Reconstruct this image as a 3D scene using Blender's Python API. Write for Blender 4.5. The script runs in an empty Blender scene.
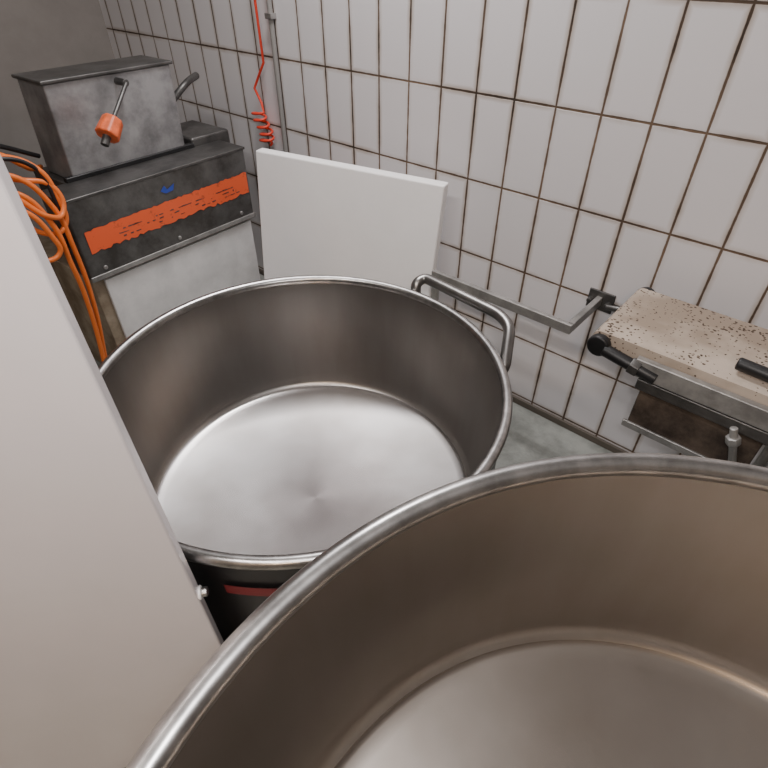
import bpy, bmesh, math, random
from mathutils import Vector, Matrix
random.seed(4)
scene = bpy.context.scene
COL = scene.collection

# ---------------------------------------------------------------- helpers
def mat(name, color=(.8,.8,.8), rough=.5, metal=0.0, noise=0.0, nscale=8, bump=0.0, bscale=60,
        color2=None, spec=.5, coat=0.0, lo=.38, hi=.62):
    m = bpy.data.materials.new(name); m.use_nodes = True
    nt = m.node_tree; b = nt.nodes['Principled BSDF']
    b.inputs['Roughness'].default_value = rough
    b.inputs['Metallic'].default_value = metal
    b.inputs['Specular IOR Level'].default_value = spec
    b.inputs['Coat Weight'].default_value = coat
    b.inputs['Base Color'].default_value = (*color, 1)
    tc = nt.nodes.new('ShaderNodeTexCoord')
    if color2 is not None or noise > 0:
        c2 = color2 if color2 is not None else tuple(c*(1-noise) for c in color)
        n = nt.nodes.new('ShaderNodeTexNoise'); n.inputs['Scale'].default_value = nscale
        n.inputs['Detail'].default_value = 8; n.inputs['Roughness'].default_value = .65
        nt.links.new(tc.outputs['Object'], n.inputs['Vector'])
        r = nt.nodes.new('ShaderNodeValToRGB')
        r.color_ramp.elements[0].position = lo; r.color_ramp.elements[0].color = (*c2, 1)
        r.color_ramp.elements[1].position = hi; r.color_ramp.elements[1].color = (*color, 1)
        nt.links.new(n.outputs['Fac'], r.inputs['Fac'])
        nt.links.new(r.outputs['Color'], b.inputs['Base Color'])
    if bump > 0:
        n2 = nt.nodes.new('ShaderNodeTexNoise'); n2.inputs['Scale'].default_value = bscale
        n2.inputs['Detail'].default_value = 6
        nt.links.new(tc.outputs['Object'], n2.inputs['Vector'])
        bp = nt.nodes.new('ShaderNodeBump'); bp.inputs['Strength'].default_value = bump
        bp.inputs['Distance'].default_value = .01
        nt.links.new(n2.outputs['Fac'], bp.inputs['Height'])
        nt.links.new(bp.outputs['Normal'], b.inputs['Normal'])
    return m

def empty(name, M=None):
    e = bpy.data.objects.new(name, None); COL.objects.link(e)
    e.empty_display_size = .1
    if M is not None: e.matrix_world = M
    return e

def mesh_obj(name, bm, material, parent=None, M=None, smooth=False, bevel=0.0, bseg=3):
    me = bpy.data.meshes.new(name)
    bmesh.ops.recalc_face_normals(bm, faces=bm.faces)
    bm.to_mesh(me); bm.free()
    ob = bpy.data.objects.new(name, me); COL.objects.link(ob)
    if material: me.materials.append(material)
    if smooth:
        for p in me.polygons: p.use_smooth = True
    if parent: ob.parent = parent
    elif M is not None: ob.matrix_world = M
    if bevel > 0:
        md = ob.modifiers.new('Bevel', 'BEVEL'); md.width = bevel; md.segments = bseg
        md.limit_method = 'ANGLE'; md.angle_limit = math.radians(35)
        md.harden_normals = False
    return ob

def hexa(bm, pts):
    v = [bm.verts.new(p) for p in pts]
    for f in ((0,1,2,3),(4,5,6,7),(0,1,5,4),(1,2,6,5),(2,3,7,6),(3,0,4,7)):
        bm.faces.new([v[i] for i in f])

def box(name, x0,x1,y0,y1,z0,z1, material, parent=None, M=None, bevel=.004):
    bm = bmesh.new()
    hexa(bm, [(x0,y0,z0),(x1,y0,z0),(x1,y1,z0),(x0,y1,z0),(x0,y0,z1),(x1,y0,z1),(x1,y1,z1),(x0,y1,z1)])
    return mesh_obj(name, bm, material, parent, M, bevel=bevel)

def cyl(name, p0, p1, r, material, parent=None, M=None, seg=32, bevel=.002, r2=None):
    p0=Vector(p0); p1=Vector(p1); d=p1-p0
    bm=bmesh.new()
    bmesh.ops.create_cone(bm, cap_ends=True, segments=seg, radius1=r, radius2=r if r2 is None else r2, depth=d.length)
    rot=d.to_track_quat('Z','Y').to_matrix().to_4x4()
    bmesh.ops.transform(bm, matrix=Matrix.Translation((p0+p1)/2)@rot, verts=bm.verts)
    return mesh_obj(name,bm,material,parent,M,smooth=True,bevel=bevel)

def tube(name, pts, r, material, parent=None, M=None, cyclic=False, kind='BEZIER', res=12):
    cu=bpy.data.curves.new(name,'CURVE'); cu.dimensions='3D'; cu.bevel_depth=r; cu.bevel_resolution=6
    cu.resolution_u=res; cu.use_fill_caps=True
    if kind=='BEZIER':
        sp=cu.splines.new('BEZIER'); sp.bezier_points.add(len(pts)-1)
        for i,p in enumerate(pts):
            bp=sp.bezier_points[i]; bp.co=p; bp.handle_left_type='AUTO'; bp.handle_right_type='AUTO'
    else:
        sp=cu.splines.new('POLY'); sp.points.add(len(pts)-1)
        for i,p in enumerate(pts): sp.points[i].co=(*p,1)
        sp.use_smooth=True
    sp.use_cyclic_u=cyclic
    ob=bpy.data.objects.new(name,cu); COL.objects.link(ob)
    cu.materials.append(material)
    if parent: ob.parent=parent
    elif M is not None: ob.matrix_world=M
    return ob

def rounded(pts, r, n=6):
    out=[Vector(pts[0])]
    for a,b,c in zip(pts[:-2],pts[1:-1],pts[2:]):
        a,b,c=Vector(a),Vector(b),Vector(c)
        d1=(a-b); d2=(c-b); rr=min(r,d1.length*.48,d2.length*.48)
        p=b+d1.normalized()*rr; q=b+d2.normalized()*rr
        for k in range(n+1):
            t=k/n; out.append(p*(1-t)**2+b*2*t*(1-t)+q*t*t)
    out.append(Vector(pts[-1])); return [tuple(v) for v in out]

def lathe(name, prof, material, parent=None, seg=128, closed=False, mat2=None, split=None):
    bm=bmesh.new(); rings=[]
    for (r,z) in prof:
        if r<1e-6: rings.append([bm.verts.new((0,0,z))])
        else: rings.append([bm.verts.new((r*math.cos(2*math.pi*i/seg), r*math.sin(2*math.pi*i/seg), z)) for i in range(seg)])
    pairs=list(zip(rings[:-1],rings[1:]))
    if closed: pairs.append((rings[-1],rings[0]))
    for pi,(a,b) in enumerate(pairs):
        for i in range(seg):
            j=(i+1)%seg
            if len(a)==1 and len(b)==1: continue
            if len(a)==1: f=bm.faces.new((a[0],b[i],b[j]))
            elif len(b)==1: f=bm.faces.new((a[i],a[j],b[0]))
            else: f=bm.faces.new((a[i],a[j],b[j],b[i]))
            if mat2 is not None and pi>=split: f.material_index=1
    ob=mesh_obj(name,bm,material,parent,smooth=True)
    if mat2 is not None: ob.data.materials.append(mat2)
    return ob

# ---------------------------------------------------------------- frames
WA = math.radians(-41.4)
WM = Matrix.Rotation(WA,4,'Z')
MM = Matrix.Translation((-1.10,1.78,0)) @ Matrix.Rotation(math.radians(52),4,'Z')

# ---------------------------------------------------------------- materials
def tile_mat(name, tile=(.72,.70,.715), grout=(.085,.056,.036)):
    m=bpy.data.materials.new(name); m.use_nodes=True; nt=m.node_tree; b=nt.nodes['Principled BSDF']
    L=nt.links.new
    tc=nt.nodes.new('ShaderNodeTexCoord')
    sep=nt.nodes.new('ShaderNodeSeparateXYZ'); L(tc.outputs['Object'],sep.inputs[0])
    wob=nt.nodes.new('ShaderNodeTexNoise'); wob.inputs['Scale'].default_value=25; wob.inputs['Detail'].default_value=5
    L(tc.outputs['Object'],wob.inputs['Vector'])
    def dist(sock, off, size):
        a=nt.nodes.new('ShaderNodeMath'); a.operation='SUBTRACT'; L(sock,a.inputs[0]); a.inputs[1].default_value=off
        p=nt.nodes.new('ShaderNodeMath'); p.operation='PINGPONG'; L(a.outputs[0],p.inputs[0]); p.inputs[1].default_value=size/2
        return p.outputs[0]
    dx=dist(sep.outputs['X'],-.493,.1445); dz=dist(sep.outputs['Z'],.039,.28)
    mn=nt.nodes.new('ShaderNodeMath'); mn.operation='MINIMUM'; L(dx,mn.inputs[0]); L(dz,mn.inputs[1])
    w=nt.nodes.new('ShaderNodeMath'); w.operation='MULTIPLY_ADD'; L(wob.outputs['Fac'],w.inputs[0]); w.inputs[1].default_value=-.004; L(mn.outputs[0],w.inputs[2])
    mr=nt.nodes.new('ShaderNodeMapRange'); L(w.outputs[0],mr.inputs['Value'])
    mr.inputs['From Min'].default_value=.0004; mr.inputs['From Max'].default_value=.0022
    mr2=nt.nodes.new('ShaderNodeMapRange'); L(w.outputs[0],mr2.inputs['Value'])
    mr2.inputs['From Min'].default_value=.0; mr2.inputs['From Max'].default_value=.016
    mr2.inputs['To Min'].default_value=.0; mr2.inputs['To Max'].default_value=1
    big=nt.nodes.new('ShaderNodeTexNoise'); big.inputs['Scale'].default_value=5; big.inputs['Detail'].default_value=5; L(tc.outputs['Object'],big.inputs['Vector'])
    gr=nt.nodes.new('ShaderNodeValToRGB'); L(big.outputs['Fac'],gr.inputs['Fac'])
    gr.color_ramp.elements[0].position=.35; gr.color_ramp.elements[0].color=(*[c*.5 for c in grout],1)
    gr.color_ramp.elements[1].position=.68; gr.color_ramp.elements[1].color=(*[min(1,c*2.2) for c in grout],1)
    cr=nt.nodes.new('ShaderNodeValToRGB'); L(big.outputs['Fac'],cr.inputs['Fac'])
    cr.color_ramp.elements[0].position=.4; cr.color_ramp.elements[0].color=(tile[0]*.58,tile[1]*.50,tile[2]*.41,1)
    cr.color_ramp.elements[1].position=.62; cr.color_ramp.elements[1].color=(tile[0]*.92,tile[1]*.90,tile[2]*.87,1)
    tl=nt.nodes.new('ShaderNodeMix'); tl.data_type='RGBA'
    L(mr2.outputs[0],tl.inputs['Factor']); L(cr.outputs['Color'],tl.inputs['A']); tl.inputs['B'].default_value=(*tile,1)
    mx=nt.nodes.new('ShaderNodeMix'); mx.data_type='RGBA'; L(mr.outputs[0],mx.inputs['Factor'])
    L(gr.outputs['Color'],mx.inputs['A']); L(tl.outputs['Result'],mx.inputs['B']); L(mx.outputs['Result'],b.inputs['Base Color'])
    rr=nt.nodes.new('ShaderNodeMapRange'); L(mr.outputs[0],rr.inputs['Value']); rr.inputs['To Min'].default_value=.9; rr.inputs['To Max'].default_value=.3
    L(rr.outputs[0],b.inputs['Roughness'])
    bp=nt.nodes.new('ShaderNodeBump'); bp.inputs['Distance'].default_value=.003; bp.inputs['Strength'].default_value=.8
    L(mr.outputs[0],bp.inputs['Height']); L(bp.outputs['Normal'],b.inputs['Normal'])
    return m

def steel_brushed(name, color=(.50,.48,.46), rough=.3, dark=.72, aniso=.5, streak=1.0, centre=None, rvar=.10):
    m=bpy.data.materials.new(name); m.use_nodes=True; nt=m.node_tree; b=nt.nodes['Principled BSDF']; L=nt.links.new
    b.inputs['Metallic'].default_value=1
    tc=nt.nodes.new('ShaderNodeTexCoord'); sep=nt.nodes.new('ShaderNodeSeparateXYZ'); L(tc.outputs['Object'],sep.inputs[0])
    ln=nt.nodes.new('ShaderNodeVectorMath'); ln.operation='LENGTH'
    cm=nt.nodes.new('ShaderNodeCombineXYZ'); L(sep.outputs['X'],cm.inputs['X']); L(sep.outputs['Y'],cm.inputs['Y'])
    L(cm.outputs[0],ln.inputs[0])
    at=nt.nodes.new('ShaderNodeMath'); at.operation='ARCTAN2'; L(sep.outputs['Y'],at.inputs[0]); L(sep.outputs['X'],at.inputs[1])
    n3=nt.nodes.new('ShaderNodeTexNoise'); n3.inputs['Scale'].default_value=4; n3.inputs['Detail'].default_value=7; n3.inputs['Roughness'].default_value=.55
    L(tc.outputs['Object'],n3.inputs['Vector'])
    c4=nt.nodes.new('ShaderNodeCombineXYZ')
    s4=nt.nodes.new('ShaderNodeMath'); s4.operation='MULTIPLY'; L(at.outputs[0],s4.inputs[0]); s4.inputs[1].default_value=9
    s5=nt.nodes.new('ShaderNodeMath'); s5.operation='MULTIPLY'; L(sep.outputs['Z'],s5.inputs[0]); s5.inputs[1].default_value=3
    L(s4.outputs[0],c4.inputs[0]); L(s5.outputs[0],c4.inputs[1]); L(ln.outputs['Value'],c4.inputs[2])
    n4=nt.nodes.new('ShaderNodeTexNoise'); n4.inputs['Scale'].default_value=1; n4.inputs['Detail'].default_value=6; L(c4.outputs[0],n4.inputs['Vector'])
    r2=nt.nodes.new('ShaderNodeMath'); r2.operation='MULTIPLY_ADD'; L(n3.outputs['Fac'],r2.inputs[0]); r2.inputs[1].default_value=rvar; r2.inputs[2].default_value=rough-rvar/2
    L(r2.outputs[0],b.inputs['Roughness'])
    mixn=nt.nodes.new('ShaderNodeMix'); mixn.data_type='FLOAT'; mixn.inputs['Factor'].default_value=.4*streak
    L(n3.outputs['Fac'],mixn.inputs['A']); L(n4.outputs['Fac'],mixn.inputs['B'])
    cr=nt.nodes.new('ShaderNodeValToRGB'); L(mixn.outputs['Result'],cr.inputs['Fac'])
    cr.color_ramp.elements[0].position=.34; cr.color_ramp.elements[0].color=(color[0]*dark,color[1]*dark*.97,color[2]*dark*.94,1)
    cr.color_ramp.elements[1].position=.64; cr.color_ramp.elements[1].color=(*color,1)
    out=cr.outputs['Color']
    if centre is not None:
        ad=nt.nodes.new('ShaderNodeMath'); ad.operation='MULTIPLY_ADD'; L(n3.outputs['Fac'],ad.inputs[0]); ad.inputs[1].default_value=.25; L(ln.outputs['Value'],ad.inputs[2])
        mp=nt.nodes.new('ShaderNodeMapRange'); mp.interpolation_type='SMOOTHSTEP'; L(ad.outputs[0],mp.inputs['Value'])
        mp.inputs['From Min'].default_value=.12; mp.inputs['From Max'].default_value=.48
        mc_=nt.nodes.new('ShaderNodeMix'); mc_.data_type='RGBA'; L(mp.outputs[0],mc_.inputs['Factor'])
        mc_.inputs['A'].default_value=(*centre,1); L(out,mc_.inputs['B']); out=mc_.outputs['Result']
    L(out,b.inputs['Base Color'])
    if aniso>0:
        b.inputs['Anisotropic'].default_value=aniso
        tg=nt.nodes.new('ShaderNodeTangent'); tg.direction_type='RADIAL'; tg.axis='Z'
        L(tg.outputs[0],b.inputs['Tangent'])
    return m

M_tile=tile_mat('glazed_tile_brown_grout')
M_bowlwall=steel_brushed('turned_stainless_wall_shaded',(.40,.385,.37),.36,dark=.86,aniso=.25)  # darker copy of the bowl steel: dim reflections painted into the wall colour
M_bowlfloor=steel_brushed('turned_stainless_floor_lit',(.54,.525,.52),.25,dark=.88,aniso=.2,streak=0,centre=(.33,.305,.30),rvar=.08)  # lighter copy of the same steel: the lit floor put into its colour
M_bowlwall2=steel_brushed('turned_stainless_wall_dark_reflection',(.30,.28,.26),.36,dark=.86,aniso=.25)  # dark room mirrored in the near bowl's wall, painted in as brown-grey
M_bowlfloor2=steel_brushed('turned_stainless_floor_darker',(.46,.42,.38),.25,dark=.86,aniso=.2,streak=0,rvar=.08)  # same turned steel, darker and browner than the other bowl's floor
M_rim=mat('rim_steel',(.52,.51,.50),.30,1,noise=.35,nscale=30)
M_steel=mat('worn_steel',(.50,.49,.48),.38,.85,noise=.35,nscale=14,bump=.1)
M_frame=mat('frame_steel',(.42,.41,.395),.40,.55,noise=.4,nscale=12,bump=.1)
M_handle=mat('handle_steel',(.30,.29,.28),.36,1,noise=.3,nscale=14)
M_dark_steel=mat('dark_steel',(.15,.145,.14),.42,.7,noise=.45,nscale=10,bump=.1)
M_ctrl=mat('control_box_paint',(.16,.157,.152),.42,.6,color2=(.075,.07,.065),nscale=7,bump=.1)
M_hopper=mat('galvanised_sheet',(.42,.415,.42),.40,.6,noise=.5,nscale=6)
M_black=mat('black_rubber',(.012,.012,.013),.45,noise=.4,nscale=20)
M_blackpaint=mat('black_enamel',(.012,.011,.012),.35)
M_red=mat('red_enamel',(.16,.006,.01),.4)
M_panel=mat('satin_painted_panel',(.74,.69,.69),.26,.15,noise=.04,nscale=3)
M_white=mat('white_polyethylene',(.96,.945,.935),.5,noise=.03,nscale=5,bump=.05)
M_whitepan=mat('white_enamel_panel',(.74,.73,.72),.4,noise=.2,nscale=6)
M_beige=mat('stained_beige_paint',(.36,.30,.22),.6,color2=(.20,.15,.10),nscale=9,bump=.1)
M_orange=mat('orange_tape',(.80,.115,.035),.5,color2=(.35,.06,.03),nscale=30,lo=.30,hi=.42)
M_cable=mat('orange_cable',(.75,.17,.03),.4)
M_redcord=mat('red_coil_cord',(.75,.06,.03),.4)
M_knob=mat('orange_knob',(.85,.16,.05),.4,noise=.3,nscale=40)
M_blue=mat('blue_mark',(.03,.06,.35),.5)
M_brown=mat('grimy_brown_metal',(.14,.105,.08),.55,.3,color2=(.05,.036,.028),nscale=16,bump=.2)
M_plaster=mat('grey_plaster',(.30,.275,.255),.8,noise=.15,nscale=3)
M_ceil=mat('ceiling_paint',(.50,.49,.48),.8,noise=.05,nscale=3)
M_wood=mat('brown_wood',(.22,.13,.07),.6,color2=(.10,.06,.04),nscale=10)

def belt_mat():
    m=bpy.data.materials.new('crumb_covered_canvas'); m.use_nodes=True; nt=m.node_tree; b=nt.nodes['Principled BSDF']; L=nt.links.new
    b.inputs['Roughness'].default_value=.85
    tc=nt.nodes.new('ShaderNodeTexCoord')
    ds=nt.nodes.new('ShaderNodeTexNoise'); ds.inputs['Scale'].default_value=60; L(tc.outputs['Object'],ds.inputs['Vector'])
    va=nt.nodes.new('ShaderNodeVectorMath'); va.operation='MULTIPLY_ADD'; L(ds.outputs['Color'],va.inputs[0]); va.inputs[1].default_value=(.014,)*3
    L(tc.outputs['Object'],va.inputs[2])
    v=nt.nodes.new('ShaderNodeTexVoronoi'); v.inputs['Scale'].default_value=85; L(va.outputs[0],v.inputs['Vector'])
    n=nt.nodes.new('ShaderNodeTexNoise'); n.inputs['Scale'].default_value=9; n.inputs['Detail'].default_value=6; L(tc.outputs['Object'],n.inputs['Vector'])
    sp=nt.nodes.new('ShaderNodeSeparateXYZ'); L(tc.outputs['Object'],sp.inputs[0])
    yy=nt.nodes.new('ShaderNodeMapRange'); L(sp.outputs['Y'],yy.inputs['Value']); yy.inputs['From Min'].default_value=1.3; yy.inputs['From Max'].default_value=1.56
    yy.inputs['To Min'].default_value=-.03; yy.inputs['To Max'].default_value=.10
    ad=nt.nodes.new('ShaderNodeMath'); ad.operation='ADD'; L(n.outputs['Fac'],ad.inputs[0]); L(yy.outputs[0],ad.inputs[1])
    sub=nt.nodes.new('ShaderNodeMapRange'); L(ad.outputs[0],sub.inputs['Value']); sub.inputs['From Min'].default_value=.36; sub.inputs['From Max'].default_value=.68
    sub.inputs['To Min'].default_value=.12; sub.inputs['To Max'].default_value=.38
    lt=nt.nodes.new('ShaderNodeMath'); lt.operation='LESS_THAN'; L(v.outputs['Distance'],lt.inputs[0]); L(sub.outputs[0],lt.inputs[1])
    n2=nt.nodes.new('ShaderNodeTexNoise'); n2.inputs['Scale'].default_value=5; n2.inputs['Detail'].default_value=7; L(tc.outputs['Object'],n2.inputs['Vector'])
    cr=nt.nodes.new('ShaderNodeValToRGB'); L(n2.outputs['Fac'],cr.inputs['Fac'])
    cr.color_ramp.elements[0].position=.40; cr.color_ramp.elements[0].color=(.31,.245,.19,1)
    cr.color_ramp.elements[1].position=.60; cr.color_ramp.elements[1].color=(.52,.44,.365,1)
    mx=nt.nodes.new('ShaderNodeMix'); mx.data_type='RGBA'; L(lt.outputs[0],mx.inputs['Factor']); L(cr.outputs['Color'],mx.inputs['A'])
    mx.inputs['B'].default_value=(.07,.045,.03,1); L(mx.outputs['Result'],b.inputs['Base Color'])
    bp=nt.nodes.new('ShaderNodeBump'); bp.inputs['Distance'].default_value=.003; bp.inputs['Strength'].default_value=.6
    L(lt.outputs[0],bp.inputs['Height']); L(bp.outputs['Normal'],b.inputs['Normal'])
    return m
M_belt=belt_mat()
M_floor=mat('grey_quarry_floor',(.38,.39,.36),.45,color2=(.22,.23,.21),nscale=7,bump=.25,bscale=80)

# ---------------------------------------------------------------- room (wall frame)
S0,S1,N0,N1,ZC=-3.6,2.6,-2.2,1.678,2.7
box('wall_back',S0,S1,N1,N1+.12,0,ZC,M_tile,M=WM,bevel=0)
box('wall_left',S0-.12,S0,N0,N1+.12,0,ZC,M_plaster,M=WM,bevel=0)
box('wall_right',S1,S1+.12,N0,N1+.12,0,ZC,M_plaster,M=WM,bevel=0)
box('wall_front',S0,S1,N0-.12,N0,0,ZC,M_plaster,M=WM,bevel=0)
box('floor',S0-.12,S1+.12,N0-.12,N1+.12,-.1,0,M_floor,M=WM,bevel=0)
box('ceiling',S0-.12,S1+.12,N0-.12,N1+.12,ZC,ZC+.1,M_ceil,M=WM,bevel=0)
box('baseboard_back',S0,S1,N1-.012,N1,0,.03,mat('dark_cove_base',(.12,.10,.08),.6),M=WM,bevel=.003)

# ---------------------------------------------------------------- bowls
def bowl(name, loc, R, depth, mw, mf, base, black=True, dish=.055):
    e=empty(name, Matrix.Translation(loc))
    ri=R-.012; prof=[]
    prof+= [(ri,-.004),(ri-.003,-.03),(ri-.012,-depth*.45),(ri-.022,-depth+.04)]
    rf=ri-.046
    zf=-depth+.012
    p0=Vector((ri-.024,-depth+.034)); p1=Vector((ri-.027,zf-.002)); p2=Vector((rf,zf-.010))
    for k in range(9):
        t=k/8; q=p0*(1-t)**2+p1*2*t*(1-t)+p2*t*t; prof.append((q.x,q.y))
    split=len(prof)-3
    for k in range(1,25):
        x=1-k/24; prof.append((rf*x if x>0 else 0.0, zf-.010-dish*(1-x**2.1)))
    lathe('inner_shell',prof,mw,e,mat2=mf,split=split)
    zb=-depth-dish-.03
    po=[(R+.0,-.008),(R-.004,-.05),(R-.010,-depth+.03),(R-.05,-depth-dish),(R-.2,zb),(0,zb)]
    lathe('outer_shell',po,M_blackpaint if black else M_steel,e)
    br=.0125
    prof=[(R-.004+br*math.cos(2*math.pi*i/16),-.004+br*math.sin(2*math.pi*i/16)) for i in range(16)]
    lathe('rolled_rim',prof,M_rim,e,closed=True,seg=160)
    if base=='cart':
        lathe('carriage_ring',[(R-.16,zb+.004),(R-.05,zb+.03),(R-.05,zb-.05),(R-.16,zb-.05)],M_blackpaint,e,closed=True)
        for k in range(3):
            a=math.radians(30+120*k); x,y=(R-.1)*math.cos(a),(R-.1)*math.sin(a)
            cyl('leg_%d'%(k+1),(x,y,zb-.02),(x,y,-loc[2]+.11),.02,M_steel,e)
            box('fork_%d'%(k+1),x-.035,x+.035,y-.03,y+.03,-loc[2]+.07,-loc[2]+.12,M_steel,e)
            cyl('wheel_%d'%(k+1),(x,y-.018,-loc[2]+.0555),(x,y+.018,-loc[2]+.0555),.055,M_black,e,bevel=.006)
    else:
        lathe('drive_base',[(0,zb),(R-.1,zb),(R-.1,zb-.1),(R-.06,zb-.13),(R-.06,-loc[2]+.03),(R-.03,-loc[2]),(0,-loc[2])],M_steel,e)
    return e

o=Vector((-.20,.976,.75))
b1=bowl('mixing_bowl',tuple(o),.490,.40,M_bowlwall,M_bowlfloor,'cart')
b2=bowl('mixing_bowl',(.265,-.083,1.115),.474,.33,M_bowlwall2,M_bowlfloor2,'base',black=False)
hp=[(.098,1.384,.700),(.094,1.400,.766),(.122,1.418,.775),(.3125,1.215,.775),(.332,1.165,.768),(.310,1.072,.712),(.296,1.062,.69)]
hp=[tuple(Vector(p)-o) for p in hp]
tube('handle',rounded(hp,.03),.0155,M_handle,b1,kind='POLY')
bm=bmesh.new(); vs=[]
for k in range(13):
    a=math.radians(-100+ k*2.2)
    vs.append((bm.verts.new((.4905*math.cos(a),.4905*math.sin(a),-.08)),bm.verts.new((.489*math.cos(a),.489*math.sin(a),-.11))))
for a,b in zip(vs[:-1],vs[1:]): bm.faces.new((a[0],b[0],b[1],a[1]))
mesh_obj('red_label',bm,M_red,b1,smooth=True)

# ---------------------------------------------------------------- foreground housing panel
A=Vector((-.303,.452,0)); dv=Vector((-1,-.20,0)).normalized()
PM=Matrix.Translation(A)@Matrix.Rotation(math.atan2(dv.y,dv.x),4,'Z')@Matrix.Rotation(math.radians(.7),4,'Y')
ph=empty('mixer_housing',PM)
box('front_panel',0,.9,-.022,0,.012,1.9,M_panel,ph,bevel=.004)
box('side_return',0.02,.88,-.03,-.0225,.05,1.85,M_dark_steel,ph,bevel=.001)
cyl('hinge_bolt',(-.003,-.012,.70),(-.014,-.012,.70),.009,M_steel,ph,seg=6)
cyl('hinge_washer',(0.001,-.012,.70),(-.004,-.012,.70),.012,M_white,ph)

# ---------------------------------------------------------------- white board
n=Vector((.456,.89,0)); TL=Vector((-.514,2.219,.905)); TR=Vector((.210,1.848,.895))
BL=TL-n*.12; BL.z=0.0; BR=TR-n*.12; BR.z=0.0; BR.x-=.02
th=n*.045
bm=bmesh.new(); hexa(bm,[BL,BR,BR+th,BL+th,TL,TR,TR+th,TL+th])
mesh_obj('cutting_board',bm,M_white,bevel=.006)

# ---------------------------------------------------------------- machine at the left
mc=empty('dough_divider_machine',MM)
box('lower_cabinet',.0,.78,.012,.60,.04,.56,M_beige,mc)
box('white_front_panel',.045,.775,.0,.014,.05,.545,M_whitepan,mc,bevel=.003)
for i,(x,y) in enumerate(((.05,.06),(.72,.06),(.05,.54),(.72,.54))):
    cyl('foot_%d'%(i+1),(x,y,0),(x,y,.045),.025,M_black,mc)
box('control_box',-.004,.79,-.012,.15,.565,.86,M_ctrl,mc,bevel=.006)
box('control_box_top',-.006,.795,-.015,.155,.858,.868,M_dark_steel,mc,bevel=.002)
box('control_box_lip',-.006,.795,-.016,-.010,.560,.580,M_frame,mc,bevel=.002)
box('pedestal',.10,.66,.15,.42,.56,.862,M_dark_steel,mc)
bm=bmesh.new()
hexa(bm,[(.13,.155,.862),(.62,.155,.862),(.62,.36,.862),(.13,.36,.862),(.14,.15,1.18),(.63,.15,1.18),(.63,.34,1.18),(.14,.34,1.18)])
mesh_obj('hopper_body',bm,M_hopper,mc,bevel=.006)
box('hopper_flange',.13,.64,.14,.35,1.18,1.192,M_dark_steel,mc)
box('hopper_foot',.10,.66,.145,.17,.866,.885,M_black,mc)
bm=bmesh.new(); top=[];bot=[]
N=60
for i in range(N+1):
    a=.03+.75*i/N
    top.append(bm.verts.new((a,-.0145,.748+.018*(i/N)+random.uniform(-.003,.003))))
    bot.append(bm.verts.new((a,-.0145,.668+.01*(i/N)+random.uniform(-.006,.006))))
for i in range(N): bm.faces.new((bot[i],bot[i+1],top[i+1],top[i]))
mesh_obj('orange_tape_strip',bm,M_orange,mc)
bm=bmesh.new()
for i in range(60):
    a=random.uniform(.15,.72); z=.684+.012*a+random.choice((0,.014,.028,.028)); w=random.uniform(.004,.022); h=random.uniform(.002,.006)
    bm.faces.new([bm.verts.new(p) for p in ((a,-.0152,z),(a+w,-.0152,z+.001),(a+w,-.0152,z+h),(a,-.0152,z+h))])
mesh_obj('tape_lettering',bm,M_ctrl,mc)
bm=bmesh.new(); P=[(.36,.80),(.38,.818),(.39,.80),(.425,.815),(.415,.79),(.38,.787)]
bm.faces.new([bm.verts.new((x,-.0145,z)) for x,z in P]); mesh_obj('blue_sticker',bm,M_blue,mc)
for i in range(3):
    cyl('screw_%d'%(i+1),(.06+.33*i,-.012,.60),(.06+.33*i,-.018,.60),.008,M_steel,mc,seg=16)
cyl('lever_rod',(.235,.02,1.02),(.40,.09,1.155),.007,M_dark_steel,mc)
cyl('lever_pivot',(.40,.09,1.155),(.40,.16,1.155),.012,M_dark_steel,mc)
bm=bmesh.new(); bmesh.ops.create_cone(bm,cap_ends=True,segments=8,radius1=.042,radius2=.036,depth=.07)
rq=(Vector((.40,.09,1.155))-Vector((.235,.02,1.02))).to_track_quat('Z','Y').to_matrix().to_4x4()
bmesh.ops.transform(bm,matrix=Matrix.Translation((.262,.031,1.042))@rq,verts=bm.verts)
mesh_obj('lever_knob',bm,M_knob,mc,bevel=.006)
cyl('knob_cap',(.215,.012,.998),(.24,.022,1.025),.014,M_dark_steel,mc)
tube('bracket_arm',[(.62,.25,1.0),(.68,.22,1.06),(.73,.22,1.09),(.83,.28,1.10)],.014,M_dark_steel,mc)
box('motor_block',.66,.86,.16,.42,.56,.90,M_dark_steel,mc,bevel=.01)

# ---------------------------------------------------------------- orange cables
cb=empty('orange_cables',MM)
cab=[
 [(-.55,.10,1.00),(-.30,.0,1.02),(-.12,-.04,.99),(-.05,-.05,.88),(-.035,-.05,.72),(-.04,-.04,.50),(-.08,-.02,.2),(-.1,0,.012)],
 [(-.55,.05,.97),(-.28,.00,.97),(-.14,-.06,.95),(-.08,-.07,.84),(-.07,-.07,.68),(-.065,-.06,.55),(-.10,-.05,.2),(-.13,-.04,.012)],
 [(-.6,.15,1.06),(-.3,.08,1.04),(-.12,.02,1.04),(-.04,-.03,.99),(-.02,-.04,.91),(-.04,-.05,.80),(-.10,-.05,.80),(-.18,-.03,.92)],
 [(-.6,.0,.93),(-.30,-.05,.93),(-.16,-.08,.91),(-.10,-.09,.80),(-.10,-.09,.74),(-.17,-.08,.74),(-.24,-.06,.84)],
 [(-.55,.2,1.12),(-.3,.12,1.08),(-.1,.08,1.03),(-.04,.10,.98),(.02,.2,.93),(.09,.3,.9)],
 [(-.55,.1,1.06),(-.25,.05,1.01),(-.10,-.02,.97),(-.02,-.04,.93),(-.03,-.06,.85),(-.08,-.08,.86),(-.14,-.07,.93)],
]
for i,c in enumerate(cab): tube('cable_%d'%(i+1),c,.0085,M_cable,cb)
tube('cable_black',[(-.6,.25,1.2),(-.3,.2,1.12),(-.1,.16,1.05),(.08,.25,.95)],.008,M_black,cb)
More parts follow.
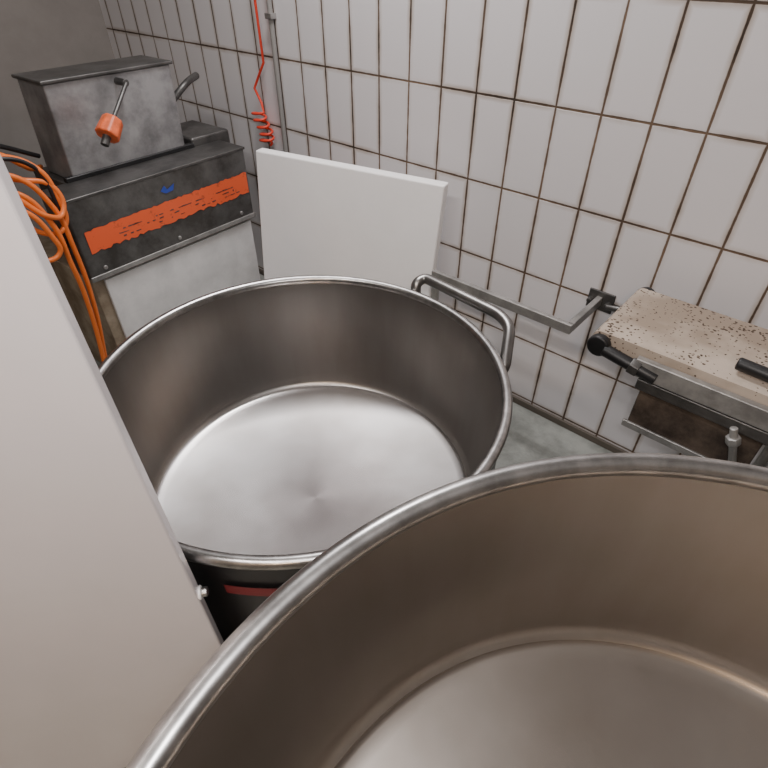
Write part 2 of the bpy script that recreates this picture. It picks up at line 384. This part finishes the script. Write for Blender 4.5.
tube('cable_dark',[(-.5,.05,1.03),(-.2,-.02,1.05),(-.05,-.03,1.0),(-.03,-.04,.90),(-.05,-.03,.7)],.007,M_black,cb)

sc=empty('wooden_shelf_unit',MM)
box('side_1',-1.0,-.97,.68,1.0,0,.95,M_wood,sc); box('side_2',-.03,.0,.68,1.0,0,.95,M_wood,sc)
for i,z in enumerate((.08,.5,.92)): box('shelf_%d'%(i+1),-.97,-.03,.68,1.0,z,z+.03,M_wood,sc)
box('back',-.97,-.03,.985,1.0,.08,.95,M_wood,sc)
box('tool_case',-.7,-.02,.72,.95,.95,1.18,M_brown,sc,bevel=.02)

# ---------------------------------------------------------------- wall items
e=empty('coiled_air_hose',WM)
ux,uy=-2.20,1.638
pts=[]
for i in range(5*16+1):
    a=2*math.pi*i/16; pts.append((ux+.036*math.cos(a)+.02*math.sin(a*.17),uy+.026*math.sin(a),.80+.14*i/(5*16)))
pts+=[(ux+.01,uy,.98),(ux-.04,uy+.01,1.03),(ux+.0,uy+.01,1.08),(ux+.05,uy+.01,1.14),(ux+.04,uy+.01,1.7),(ux+.03,uy+.01,2.1)]
tube('coil',pts,.0055,M_redcord,e,kind='POLY')
cyl('hose_hook',(ux+.03,uy-.01,2.1),(ux+.03,N1,2.1),.012,M_steel,e)
p=empty('conduit_pipe',WM)
cyl('pipe',(-2.085,N1-.014,0),(-2.085,N1-.014,ZC),.011,mat('grey_pvc',(.25,.24,.23),.5),p)
for i,z in enumerate((.5,1.3,2.1)): box('clip_%d'%(i+1),-2.105,-2.065,N1-.03,N1,z,z+.02,M_steel,p,bevel=.002)

g=empty('wall_guard_rail',WM)
rn=1.448
box('flat_bar',-1.035,-.48,rn-.010,rn+.010,.582,.616,M_frame,g,bevel=.003)
box('return_bar',-.500,-.48,rn,N1-.004,.582,.616,M_frame,g,bevel=.003)
box('wall_plate',-.53,-.44,N1-.008,N1,.565,.635,M_dark_steel,g,bevel=.002)
box('leg',-1.035,-1.005,rn-.006,rn+.008,0,.59,M_frame,g,bevel=.002)
for i,x in enumerate((-.517,-.455)): cyl('bolt_%d'%(i+1),(x,N1-.006,.60),(x,N1-.03,.60),.010,M_dark_steel,g,seg=6)
cyl('tap_body',(-.455,N1-.03,.60),(-.40,N1-.03,.61),.010,M_dark_steel,g)

# ---------------------------------------------------------------- conveyor table
cv=empty('conveyor_table',WM)
L0,L1,Y0,Y1,ZT=-.36,.95,1.262,1.565,.75
rb=.022; prof=[]
K=12
for k in range(K+1):
    a=math.pi/2+math.pi*k/K; prof.append((L0+rb+rb*math.cos(a),ZT-rb+rb*math.sin(a)))
for k in range(K+1):
    a=-math.pi/2+math.pi*k/K; prof.append((L1-rb+rb*math.cos(a),ZT-rb+rb*math.sin(a)))
bm=bmesh.new()
va=[bm.verts.new((x,Y0,z)) for x,z in prof]; vb=[bm.verts.new((x,Y1,z)) for x,z in prof]
for i in range(len(prof)):
    j=(i+1)%len(prof); bm.faces.new((va[i],va[j],vb[j],vb[i]))
bm.faces.new(va); bm.faces.new(list(reversed(vb)))
mesh_obj('canvas_belt',bm,M_belt,cv)
for nm,y0,y1 in (('side_rail_front',Y0-.024,Y0-.002),('side_rail_back',Y1+.002,Y1+.016)):
    box(nm,L0+.13,L1-.02,y0,y1,.675,.728,M_frame,cv,bevel=.003)
for nm,yy in (('tension_arm_front',Y0-.014),('tension_arm_back',Y1+.012)):
    cyl(nm+'_eye',(L0+.028,yy-.014,.718),(L0+.028,yy+.012,.718),.030,M_black,cv,bevel=.006)
    cyl(nm+'_rod',(L0+.045,yy-.006,.714),(L0+.19,yy-.006,.690),.017,M_black,cv)
    cyl(nm+'_nut',(L0+.12,yy-.006,.702),(L0+.145,yy-.006,.698),.024,M_dark_steel,cv,seg=6)
box('under_rail',L0+.15,L1-.05,Y0-.024,Y0+.012,.640,.672,M_dark_steel,cv,bevel=.003)
box('crumb_tray',-.20,.10,Y0+.004,Y1-.02,.50,.640,M_brown,cv,bevel=.006)
box('crumb_tray_lip',-.21,.11,Y0-.004,Y0+.004,.49,.512,M_frame,cv,bevel=.002)
for i,(x,y) in enumerate(((.15,Y0+.02),(.88,Y0+.02),(.15,Y1-.02),(.88,Y1-.02))):
    box('leg_%d'%(i+1),x-.02,x+.02,y-.02,y+.02,0,.69,M_frame,cv)
cyl('adjuster_rod',(.03,Y0-.045,.665),(.085,Y0-.035,.50),.009,M_frame,cv)
cyl('adjuster_nut',(.038,Y0-.044,.640),(.045,Y0-.043,.620),.017,M_frame,cv,seg=6)
cyl('handle_grip',(-.03,1.31,.775),(.16,1.30,.775),.016,M_black,cv,bevel=.005)
cyl('handle_post',(.13,1.30,.745),(.13,1.30,.77),.010,M_steel,cv)

# ---------------------------------------------------------------- lamps
def lamp(name, s, nn, power, color, sx=1.2, sy=.18, z=ZC):
    e=empty(name, WM@Matrix.Translation((s,nn,0)))
    box('housing',-sx/2-.03,sx/2+.03,-sy/2-.02,sy/2+.02,z-.05,z,mat('lamp_housing',(.8,.8,.8),.4),e)
    ld=bpy.data.lights.new(name+'_light','AREA'); ld.shape='RECTANGLE'; ld.size=sx; ld.size_y=sy; ld.energy=power; ld.color=color
    lo=bpy.data.objects.new('tube_light',ld); COL.objects.link(lo); lo.parent=e; lo.location=(0,0,z-.06)
lamp('ceiling_lamp',-1.35,1.30,34,(1,.97,.97),sx=.6)
lamp('ceiling_lamp',-.5,-.6,32,(1,.94,.90))
lamp('ceiling_lamp',.8,-1.4,24,(1,.68,.42),sx=.35)
# the photographer's flash: a small real lamp just above the lens
fl=bpy.data.lights.new('camera_flash','POINT'); fl.energy=22; fl.shadow_soft_size=.03; fl.color=(1,.965,.965)
fo=bpy.data.objects.new('camera_flash',fl); COL.objects.link(fo); fo.location=(.04,-.02,1.64)

w=bpy.data.worlds.new('World'); scene.world=w; w.use_nodes=True
w.node_tree.nodes['Background'].inputs[0].default_value=(.8,.8,.85,1)
w.node_tree.nodes['Background'].inputs[1].default_value=.2

# ---------------------------------------------------------------- camera
cd=bpy.data.cameras.new('camera'); cd.sensor_width=36; cd.lens=36*530/768; cd.clip_start=.02
co=bpy.data.objects.new('camera',cd); COL.objects.link(co)
co.location=(0,0,1.55); co.rotation_euler=(math.radians(50),0,0)
scene.camera=co
